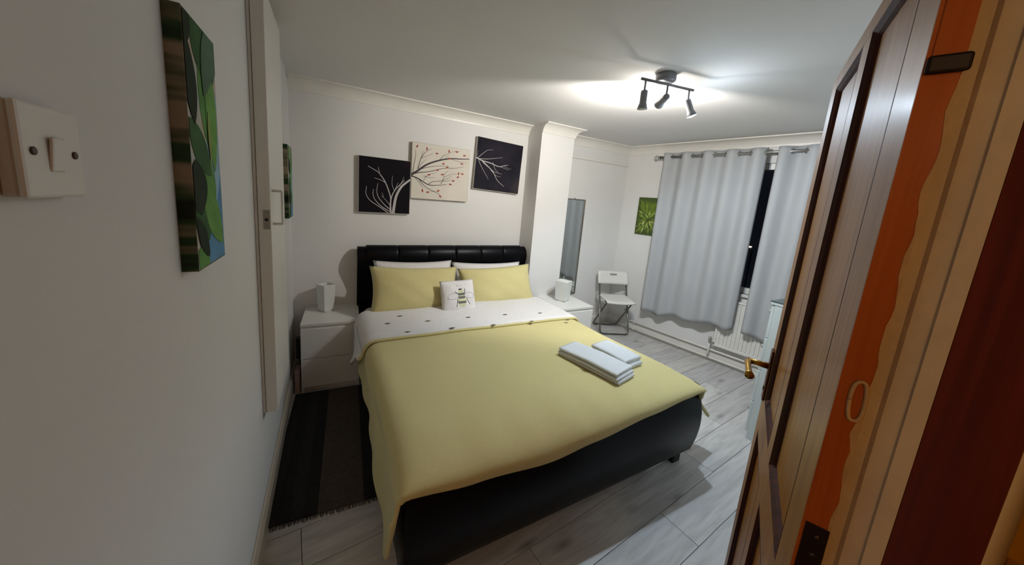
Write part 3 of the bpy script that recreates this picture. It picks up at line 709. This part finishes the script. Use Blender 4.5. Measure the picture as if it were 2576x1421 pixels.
# agave photo canvas on window wall
GW, GH = .46, .46
gc, gf = canvas('square canvas with a close-up of spiky green plant leaves by the curtain', tuple(wloc(2.932, 0, 1.262)), WROT-PI/2, GW, GH, .02, mat('agave_dark', '#3b4a18', .7), mat('agave_side', '#5c6b2a', .6))
bm = bmesh.new(); lay = bm.loops.layers.color.new('Col'); rd = random.Random(11); ctr = Vector((.33*GW, .45*GH))
for i in range(1500):
    a = rd.uniform(0, 2*PI); r0 = rd.random()**.6*.42; r0 *= 1.2-i/1500*.95; L = rd.uniform(.06, .12)*(.5+1.4*r0/.4); wd_ = rd.uniform(.006, .012)
    d_ = Vector((math.cos(a), math.sin(a))); n_ = Vector((-d_.y, d_.x)); p = ctr+d_*r0; q_ = p+d_*L
    if q_.y > GH*.8 and rd.random() < .3: wd_ *= .6
    pts = [p-n_*wd_*.2, p+d_*L*.4-n_*wd_*.5, q_, p+d_*L*.4+n_*wd_*.5, p+n_*wd_*.2]
    if any(not (0.002 < x.x < GW-.002 and .002 < x.y < GH-.002) for x in pts): continue
    up = min(1, max(0, q_.y/GH)); g = rd.random(); base = lin('#98ad50') if g < .4 else (lin('#bfca80') if g < .62 else (lin('#6a8430') if g < .85 else lin('#dde0b0')))
    if up > .66: base = tuple(.45*x+.55*y for x, y in zip(base, lin('#a9b838')))
    f = bm.faces.new([bm.verts.new((v.x, -.0204-.0000012*i, v.y)) for v in pts])
    for lp in f.loops: lp[lay] = (*base, 1)
from_bm('plant_print', bm, mat_attr('agave_leaf'), gf)

# ---------------------------------------------------------------- mirror
mr = thing('wall_mirror', 'tall narrow mirror with thin silver frame beside the pier', 'mirror', on_back(2.435, .45), BANG)
mw, mh = .335, 1.185
box('mirror_glass', .008, mw-.008, -.012, -.004, .008, mh-.008, mat('mirror', '#c8ccca', .02, 1, var=0), mr)
box('backing', .004, mw-.004, -.004, 0, .004, mh-.004, BLACK, mr)
for b in ((0, .014, -.02, 0, 0, mh), (mw-.014, mw, -.02, 0, 0, mh), (.014, mw-.014, -.02, 0, 0, .014), (.014, mw-.014, -.02, 0, mh-.014, mh)): box('frame', *b, STEEL, mr, .003)
lathe('hook', [(.006, 0), (.007, .004), (.004, .012)], STEEL, mr, 10, loc=(mw*.5, -.008, mh))

# ---------------------------------------------------------------- folding chair
ch = thing('folding_chair', 'white folding chair with metal tube legs in the room corner', 'chair', (3.205, 2.88, 0), math.radians(-22))
cw = .185; TUBE = mat('grey_tube', '#77746d', .3, .9, var=.05)
f1p = round_path([(-cw+.01, .12, .745), (-cw, -.155, .012), (cw, -.155, .012), (cw-.01, .12, .745)], .05)
tube('back_frame', f1p, .010, TUBE, ch, 10)
f2p = round_path([(-cw+.025, -.20, .445), (-cw+.025, .17, .012), (cw-.025, .17, .012), (cw-.025, -.20, .445)], .05)
tube('leg_frame', f2p, .010, TUBE, ch, 10)
def seat_fn(a, b): x = (a-.5)*.36; y = -.235+.33*b; return (x, y, .455-.018*math.sin(PI*a)*(.6+.4*math.sin(PI*b))+.012*(b-.5)-.015*(max(0, .15-b)/.15)**2)
grid('seat', seat_fn, 14, 12, WHITE2, ch, True, .016)
def back_fn(a, b): x = (a-.5)*.405; z = .60+.155*b; y = .12*(z-.012)/.753-.155*(1-(z-.012)/.753)-.0-.012+.02*math.sin(PI*a); return (x, y, z)
grid('backrest', back_fn, 14, 6, WHITE2, ch, True, .014)
box('hand_slot', -.045, .045, .080, .086, .718, .732, mat('slot_grey', '#8d8a85', .7), ch, .002)
for sx in (-1, 1): tube('pivot_bolt', [(sx*(cw+.012), -.045, .30), (sx*(cw-.038), -.045, .30)], .007, TUBE, ch, 8)
for sx in (-1, 1): tube('seat_bolt', [(sx*.19, -.19, .44), (sx*.155, -.19, .44)], .008, BLACK, ch, 8)
# ---------------------------------------------------------------- curtain rod, curtains
RODZ = 2.182; ROFF = .122
p0, p1 = wloc(2.70, ROFF), wloc(.62, ROFF)
rod = thing('curtain_rod', 'brushed steel curtain rod with clear finials above the window', 'curtain rod', (p0.x, p0.y, RODZ), WROT)
L_ = (p1-p0).length
tube('rod', [(0, 0, 0), (0, -L_, 0)], .0135, CHROME, rod, 16)
CLEAR = mat('clear_acrylic', '#d8d6d0', .1, var=0, trans=.6)
for y, s in ((.012, 1), (-L_-.012, -1)):
    tube('collar', [(0, y-.014*s, 0), (0, y+.004*s, 0)], .017, CHROME, rod, 14)
    bm = bmesh.new(); bmesh.ops.create_icosphere(bm, subdivisions=1, radius=.030); from_bm('finial', bm, CLEAR, rod, False, (0, y+.030*s, 0))
for y in (-.03, -L_/2, -L_+.03):
    tube('bracket', round_path([(ROFF-.005, y, -.02), (.03, y, -.02), (.0, y, -.017)], .01), .006, CHROME, rod, 8)
def curtain(label, y0, y1, zb0, zb1, P, ph, gather=0, lean=0):
    """y0>y1 along the wall; zb bottom heights at the two ends"""
    a, b = wloc(y0, ROFF), wloc(y1, ROFF); Lc = (b-a).length
    t = thing('curtain', label, 'curtain', (a.x, a.y, 0), WROT)
    ztop = RODZ+.045
    def fn(u, v):
        s = u*Lc; zb = zb0+(zb1-zb0)*u+.018*math.sin(s*19+1); z = ztop+(zb-ztop)*v
        amp = .036*(1-.35*v)+.010*v*math.sin(s*7+2); w = math.sin(2*PI*s/P+ph+.5*v*math.sin(s*5))
        x = -amp*w-.010*v*math.sin(s*11+.5)
        dy = lean*v*u
        return (x, -s+dy, z)
    c = grid('fabric', fn, int(Lc/P*16), 40, CURT, t, True, .003)
    n = 0; s = (-ph/(2*PI))*P
    while s < Lc:
        if s > .02:
            bm = bmesh.new(); R, r = .023, .0045; n1, n2 = 18, 6; vs = []
            for i in range(n1):
                th = 2*PI*i/n1
                vs.append([bm.verts.new(((R+r*math.cos(q2))*math.cos(th)*0+r*math.sin(q2), (R+r*math.cos(q2))*math.cos(th), (R+r*math.cos(q2))*math.sin(th))) for q2 in [2*PI*k_/n2 for k_ in range(n2)]])
            for i in range(n1):
                for k_ in range(n2): bm.faces.new((vs[i][k_], vs[(i+1) % n1][k_], vs[(i+1) % n1][(k_+1) % n2], vs[i][(k_+1) % n2]))
            sl = math.radians(60)*(1 if n % 2 == 0 else -1)
            from_bm('eyelet', bm, CHROME, t, True, (0, -s, RODZ), (0, 0, sl+PI/2))
        s += P/2; n += 1
    return t
curtain('wide grey eyelet curtain hanging next to the spiky plant canvas', 2.645, 1.725, .335, .435, .212, .9)
curtain('grey eyelet curtain hanging behind the chest of drawers', 1.645, .70, .42, .42, .212, .5)

# ---------------------------------------------------------------- radiator and pipes
rw0, rw1 = 1.87, .95
ra = wloc(rw0, .058); rl = (wloc(rw1)-wloc(rw0)).length
rad = thing('radiator', 'white ribbed panel radiator under the window', 'radiator', (ra.x, ra.y, .19), WROT)
prf = []; nseg = int(rl/.033)
for i in range(nseg+1):
    y = -rl*i/nseg; prf += [(y+.008, 0), (y+.004, -.009), (y-.012, -.009), (y-.016, 0)] if i < nseg else []
vs = []; fs = []
for y, x in prf: vs += [(x, y, .03), (x, y, .51)]
for i in range(len(prf)-1): fs.append((2*i, 2*i+2, 2*i+3, 2*i+1))
mk('ribbed_panel', vs, fs, WHITE2, rad)
box('panel_body', .001, .045, -rl, 0, .03, .51, WHITE2, rad); box('top_grille', -.012, .06, -rl, .002, .51, .53, WHITE2, rad, .004); box('bottom_rail', -.010, .045, -rl, .002, 0, .03, WHITE2, rad, .004)
vp = wloc(1.915, .055)
tube('valve_pipe', [(-.02, .032, -.14), (-.02, .032, .02)], .0075, WHITE2, rad, 8)
lathe('valve', [(.010, 0), (.014, .006), (.014, .03), (.017, .034), (.017, .062), (.012, .07)], mat('valve_metal', '#a9a69d', .35, .5), rad, 14, loc=(-.02, .032, .02))
tube('valve_tail', [(-.02, .032, .035), (-.02, -.01, .035)], .008, CHROME, rad, 8)
for off, z, nm in ((.034, .128, 'upper'), (.040, .040, 'lower')):
    a, b = wloc(YC-.06, off+.004), wloc(.55, off+.004)
    hp_o = thing('heating_pipe', 'white heating pipe running along the baseboard, the %s one' % nm, 'pipe', (a.x, a.y, z), WROT)
    tube('pipe', [(0, 0, 0), (0, -(b-a).length, 0)], .0105, TRIM, hp_o, 8)
    for s in (.35, .9, 1.6, 2.2): box('pipe_clip', -.013, .02, -s-.006, -s+.006, -.013, .013, TRIM, hp_o)
# ---------------------------------------------------------------- chest of drawers
cx0, cx1, cy0, cy1, chh = 2.665, 3.46, .58, 1.045, 1.0
cod = thing('chest_of_drawers', 'white chest of drawers with clear knobs and glass top behind the door', 'chest of drawers', (cx0, cy0, 0))
cwid, cdep = cx1-cx0, cy1-cy0
PALE = mat('pale_blue_white', '#c3cbca', .4, var=.02)
for x0, x1 in ((0, .02), (cwid-.02, cwid)): box('side_panel', x0, x1, 0, cdep-.02, 0, chh, PALE, cod, .002)
box('top_panel', -.004, cwid+.004, -.002, cdep+.004, chh, chh+.02, PALE, cod, .003)
box('glass_top', -.006, cwid+.006, -.004, cdep+.008, chh+.0205, chh+.0265, mat('green_glass_edge', '#3f5554', .06, trans=.3), cod, .001)
box('back_panel', .02, cwid-.02, 0, .01, .03, chh, PALE, cod)
for i in range(4):
    z0 = .05+i*.2375; dr = box('drawer', .004, cwid-.004, cdep-.02, cdep, z0, z0+.233, PALE, cod, .003)
    for x in (.05, cwid-.05) if i >= 0 else (): lathe('knob', [(.005, 0), (.006, .008), (.014, .016), (.013, .024), (.004, .027)], CLEAR, dr, 12, loc=(x, cdep, z0+.18 if i == 3 else z0+.16), rot=(-PI/2, 0, 0))
box('plinth', .02, cwid-.02, cdep-.05, cdep-.035, 0, .05, PALE, cod)

# ---------------------------------------------------------------- cupboard on the left wall
cb = thing('wall_cupboard', 'tall white cupboard door standing proud of the wall beyond the light switch', 'cupboard', (A, 1.64, .52))
box('carcass', 0, .012, .004, .449, 0, 1.80, TRIM, cb, .002)
dr = box('door', .014, .058, .0, .445, .003, 1.775, TRIM, cb, .002)
box('side_panel', .0, .050, .449, .475, 0, 1.80, TRIM, cb, .002)
box('latch_plate', .030, .054, -.0015, 0, .845, .925, STEEL, dr, .0005); lathe('latch_hole', [(.007, 0), (.007, .001)], BLACK, dr, 12, loc=(.042, -.0012, .885), rot=(PI/2, 0, 0))
for z in (.853, .917): lathe('screw', [(.003, 0), (.0025, .001)], DARKMETAL, dr, 8, loc=(.042, -.0015, z), rot=(PI/2, 0, 0))
tube('pull_handle', round_path([(.060, .035, .865), (.095, .035, .865), (.095, .035, 1.005), (.060, .035, 1.005)], .006), .0055, WHITE2, dr, 8)
# ---------------------------------------------------------------- light switch
ls = thing('light_switch', 'square white light switch on the wall by the doorway', 'light switch', (A, .538, 1.575))
box('backbox', 0, .012, -.043, .043, -.046, .046, mat('ivory_plastic', '#c9c2b8', .5), ls, .002)
box('faceplate', .0115, .018, -.044, .044, -.047, .047, WHITE2, ls, .003, 2)
rk = box('rocker', .018, .0215, -.010, .010, -.018, .018, WHITE2, ls, .002, 2); rk.rotation_euler = (0, math.radians(5), 0)
for y in (-.030, .030): lathe('screw', [(.0042, 0), (.0042, .0012), (.003, .0018)], mat('screw_brown', '#4d342c', .5), ls, 10, loc=(.018, y, 0), rot=(0, PI/2, 0))
# wall socket plate low on left wall
sp = thing('blank_plate', 'small white blank plate low on the wall above the striped rug', 'wall plate', (A, 2.50, .80))
box('plate', 0, .008, -.03, .03, -.04, .04, WHITE2, sp, .002); lathe('screw', [(.003, 0), (.003, .001)], STEEL, sp, 8, loc=(.008, 0, .028), rot=(0, PI/2, 0))

# ---------------------------------------------------------------- bedroom door (open)
def wood(name, c1, c2, rough, coat, scale=3.0):
    mt = bpy.data.materials.new(name); mt.use_nodes = True; nt = mt.node_tree; b = nt.nodes['Principled BSDF']
    b.inputs['Roughness'].default_value = rough; b.inputs['Coat Weight'].default_value = coat; b.inputs['Coat Roughness'].default_value = .22; b.inputs['Specular IOR Level'].default_value = .15
    tc = nt.nodes.new('ShaderNodeTexCoord'); mp = nt.nodes.new('ShaderNodeMapping'); mp.inputs['Scale'].default_value = (18, 18, .7); nt.links.new(tc.outputs['Object'], mp.inputs[0])
    n = nt.nodes.new('ShaderNodeTexNoise'); n.inputs['Scale'].default_value = scale; n.inputs['Detail'].default_value = 6; n.inputs['Distortion'].default_value = .8; nt.links.new(mp.outputs[0], n.inputs['Vector'])
    r = nt.nodes.new('ShaderNodeValToRGB'); r.color_ramp.elements[0].position = .35; r.color_ramp.elements[1].position = .68
    r.color_ramp.elements[0].color = (*lin(c1), 1); r.color_ramp.elements[1].color = (*lin(c2), 1); nt.links.new(n.outputs['Fac'], r.inputs[0]); nt.links.new(r.outputs[0], b.inputs['Base Color'])
    bp = nt.nodes.new('ShaderNodeBump'); bp.inputs['Strength'].default_value = .06; bp.inputs['Distance'].default_value = .004; nt.links.new(n.outputs['Fac'], bp.inputs['Height']); nt.links.new(bp.outputs[0], b.inputs['Normal'])
    return mt
DOORW = wood('door_varnish', '#87530f', '#9c6820', .45, .22)
MOLD = wood('door_moulding', '#2e1006', '#471b0a', .6, .0)
EDGE = wood('door_edge_bare', '#8e4516', '#a05622', .55, .05)
REDJ = wood('jamb_varnish', '#4a160d', '#5e2012', .5, .2)
CRM = mat('jamb_cream_paint', '#c4b79c', .5, var=.08, scale=12, bump=.2, bscale=40)
HX, HY, FX, FY = .62, .151, 1.375, .507
DW, DTH, DH = math.hypot(FX-HX, FY-HY), .030, 1.985
door = sempty('door_1', 'varnished brown four-panel bedroom door standing open', 'door', (HX, HY, .008), math.atan2(FY-HY, FX-HX))
def dpart(nm, x0, x1, z0, z1, mt=DOORW, y0=-DTH, y1=0, bev=.001): return box(nm, x0, x1, y0, y1, z0, z1, mt, door, bev)
dpart('stile', .0, .092, 0, DH); dpart('stile', DW-.085, DW, 0, DH)
RT, LR0, LR1, BR_ = DH-.042, .845, .955, .21
for z0, z1 in ((RT, DH), (LR0, LR1), (0, BR_)): dpart('rail', .092, DW-.085, z0, z1)
MX0, MX1 = .385, .455
for z0, z1 in ((LR1, RT), (BR_, LR0)): dpart('muntin', MX0, MX1, z0, z1)
for x0, x1 in ((.092, MX0), (MX1, DW-.085)):
    for z0, z1 in ((LR1, RT), (BR_, LR0)):
        pn = dpart('panel', x0, x1, z0, z1, DOORW, -.024, -.012)
        w_ = .017
        def mould(poly_in):
            pass
        for side in range(4):
            if side == 0: q4 = [(x0, z0), (x0, z1), (x0+w_, z1-w_), (x0+w_, z0+w_)]
            if side == 1: q4 = [(x1, z0), (x1, z1), (x1-w_, z1-w_), (x1-w_, z0+w_)]
            if side == 2: q4 = [(x0, z0), (x1, z0), (x1-w_, z0+w_), (x0+w_, z0+w_)]
            if side == 3: q4 = [(x0, z1), (x1, z1), (x1-w_, z1-w_), (x0+w_, z1-w_)]
            a, b, c_, d = [Vector((p[0], 0, p[1])) for p in q4]
            # bolection: proud lip at outside, curved fall to the panel
            bm = bmesh.new(); prof_ = [(0, -.013), (0, 0), (.2, .0002), (.45, -.003), (.7, -.006), (1, -.0115), (1, -.013)]
            ra_ = [bm.verts.new((a.lerp(d, t).x, y, a.lerp(d, t).z)) for t, y in prof_]; rb_ = [bm.verts.new((b.lerp(c_, t).x, y, b.lerp(c_, t).z)) for t, y in prof_]
            for i in range(len(prof_)): bm.faces.new((ra_[i], ra_[(i+1) % len(prof_)], rb_[(i+1) % len(prof_)], rb_[i]))
            bm.faces.new(ra_); bm.faces.new(rb_[::-1]); from_bm('moulding', bm, MOLD, pn)
dpart('hinge_edge', -.0015, 0, 0, DH, EDGE, -DTH, 0, 0)
# cream paint dragged along the arris of the hinge edge
rd = random.Random(9); vs = []; fs = []; n = 150
for i in range(n+1):
    z = .02+(DH-.04)*i/n; w_ = .0024+.0009*math.sin(z*21)+.0018*math.sin(z*67+1)+.0012*rd.random()
    if 1.255 < z < 1.30: w_ += .006*math.sin((z-1.255)/.045*PI)
    vs += [(-.0019, -DTH, z), (-.0019, -DTH+w_, z)]
for i in range(n): fs.append((2*i, 2*i+1, 2*i+3, 2*i+2))
SM_ = mat('smeared_cream_paint', '#a4875f', .6, var=.15, scale=30)
mk('paint_smear', vs, fs, SM_, door)
bm = bmesh.new(); ring = [(-.0024, -DTH+.0095+.0072*math.cos(t)*(1+.10*math.sin(2*t)), 1.325+.030*math.sin(t)+.002*math.sin(3*t)) for t in [k_*2*PI/60 for k_ in range(61)]]
bm_tube(bm, ring, .0024, 6); from_bm('paint_ring', bm, SM_, door, True)
HINGE = mat('dark_hinge_iron', '#1b1518', .5, .6, var=.15)
for z in (1.03, .2):
    hg = box('hinge_leaf', -.0035, -.0015, -DTH+.001, -.004, z, z+.095, HINGE, door, .0005)
    for k_ in range(3): lathe('screw', [(.0035, 0), (.003, .0012)], mat('hinge_screw', '#4a4345', .4, .8), hg, 8, loc=(-.0034, -.018, z+.018+k_*.03), rot=(0, -PI/2, 0))
hg = box('hinge_leaf', -.003, -.0015, -DTH+.001, -.004, 1.735, 1.84, EDGE, door, .0005)
for z in (1.735, 1.818): box('hinge_knuckle', -.007, -.002, -DTH-.004, -.001, z, z+.020, HINGE, hg, .003, 2)
# lever handle on the room-side face
hx, hz = DW-.05, 1.065
hpt = box('handle_plate', hx-.022, hx+.022, 0, .007, hz-.12, hz+.06, mat('dark_brass', '#5a2f17', .35, .6), door, .003)
tube('handle_shaft', [(hx, .004, hz), (hx, .062, hz)], [.011, .009], BRASS, hpt, 12)
tube('lever', round_path([(hx+.012, .062, hz), (hx-.02, .064, hz), (hx-.10, .058, hz-.006)], .02), [.010]*3+[.0095]*4+[.011], BRASS, hpt, 12) if False else tube('lever', [(hx+.010, .062, hz), (hx-.02, .063, hz), (hx-.06, .061, hz-.003), (hx-.095, .058, hz-.008), (hx-.112, .056, hz-.010)], [.009, .010, .0085, .010, .013], BRASS, hpt, 12)
lathe('keyhole', [(.007, 0), (.007, .002)], BLACK, hpt, 10, loc=(hx, .007, hz-.08), rot=(-PI/2, 0, 0))
box('latch_edge', DW, DW+.002, -.028, -.008, hz-.06, hz+.06, BRASS, door, .0005)

# ---------------------------------------------------------------- door frame: right jamb seen close by, left jamb, head
jm = sempty('trim_5', 'door frame jamb half cream paint half dark red varnish', 'door frame', (JX1, 0, 0))
def jambset(xs, par):
    def pr(nm, poly, mt): prism(nm, [(x*xs, y) for x, y in poly], (0, DOORH+.03), mt, par)
    pr('painted_rebate', [(-.003, .0785), (-.003, .094), (.0, .096), (.0, .113), (.003, .118), (.003, .158), (.032, .158), (.032, .0785)], CRM)
    pr('varnished_lining', [(-.001, YF0), (-.001, .078), (.032, .078), (.032, YF0)], REDJ)
    pr('architrave', [(.003, .158), (.004, .166), (.06, .172), (.075, .166), (.075, YF1), (.032, YF1), (.032, .158)], CRM)
jambset(1, jm)
jl = sempty('trim_6', 'door frame jamb on the light switch side', 'door frame', (JX0, 0, 0)); jambset(-1, jl)
hd = sempty('trim_7', 'door frame head over the doorway', 'door frame', (JX0, 0, DOORH))
box('head_lining', 0, JX1-JX0, YF0, .158, 0, .03, CRM, hd)

# ---------------------------------------------------------------- hall behind the doorway
HALLW = mat('hall_paint', '#f0b838', .7, var=.03, scale=3)
HY0, HX0, HX1 = -1.25, -1.1, 2.75
struct(box('floor_hall', HX0, HX1, HY0, YF0, -.06, 0, mat('hall_floor', '#9a7338', .5, var=.1, scale=4, stretch=(1, 8, 1))), 'warm wood floor of the hall', 'floor')
struct(box('wall_hall_end', HX1, HX1+.1, HY0, YF0, -.05, HR, HALLW), 'warm yellow hall wall beyond the doorway', 'wall')
struct(box('wall_hall_far', HX0, HX1, HY0-.1, HY0, -.05, HR, HALLW), 'warm yellow hall wall opposite the doorway', 'wall')
struct(box('wall_hall_near', HX0-.1, HX0, HY0, YF0, -.05, HR, HALLW), 'warm yellow hall wall at its other end', 'wall')
struct(box('wall_hall_side', HX0, A-T, YF0, YF0+.1, -.05, HR, HALLW), 'hall wall beside the bedroom', 'wall')
struct(box('ceiling_hall', HX0, HX1, HY0, YF0, HR, HR+.08, CEIL), 'ceiling of the hall', 'ceiling')
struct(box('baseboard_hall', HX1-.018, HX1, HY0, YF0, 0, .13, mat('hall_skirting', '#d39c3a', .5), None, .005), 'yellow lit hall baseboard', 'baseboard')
hl = thing('hall_pendant', 'glowing round pendant bulb in the hall', 'pendant lamp', (-.25, -.75, HR))
tube('cord', [(0, 0, 0), (0, 0, -.30)], .003, BLACK, hl, 6); lathe('ceiling_rose', [(.04, -.02), (.045, -.005), (.045, 0)], WHITE2, hl, 20)
lathe('bulb', [(.012, -.30), (.014, -.33), (.032, -.37), (.034, -.39), (.022, -.415), (.004, -.42)], mat('hall_bulb', '#ffdca0', emit='#ffb84a', estr=25), hl, 18)
lamp_light('hall_bulb_light', 'POINT', (0, 0, -.46), 5.6, (1, .78, .48), hl, None, .035)
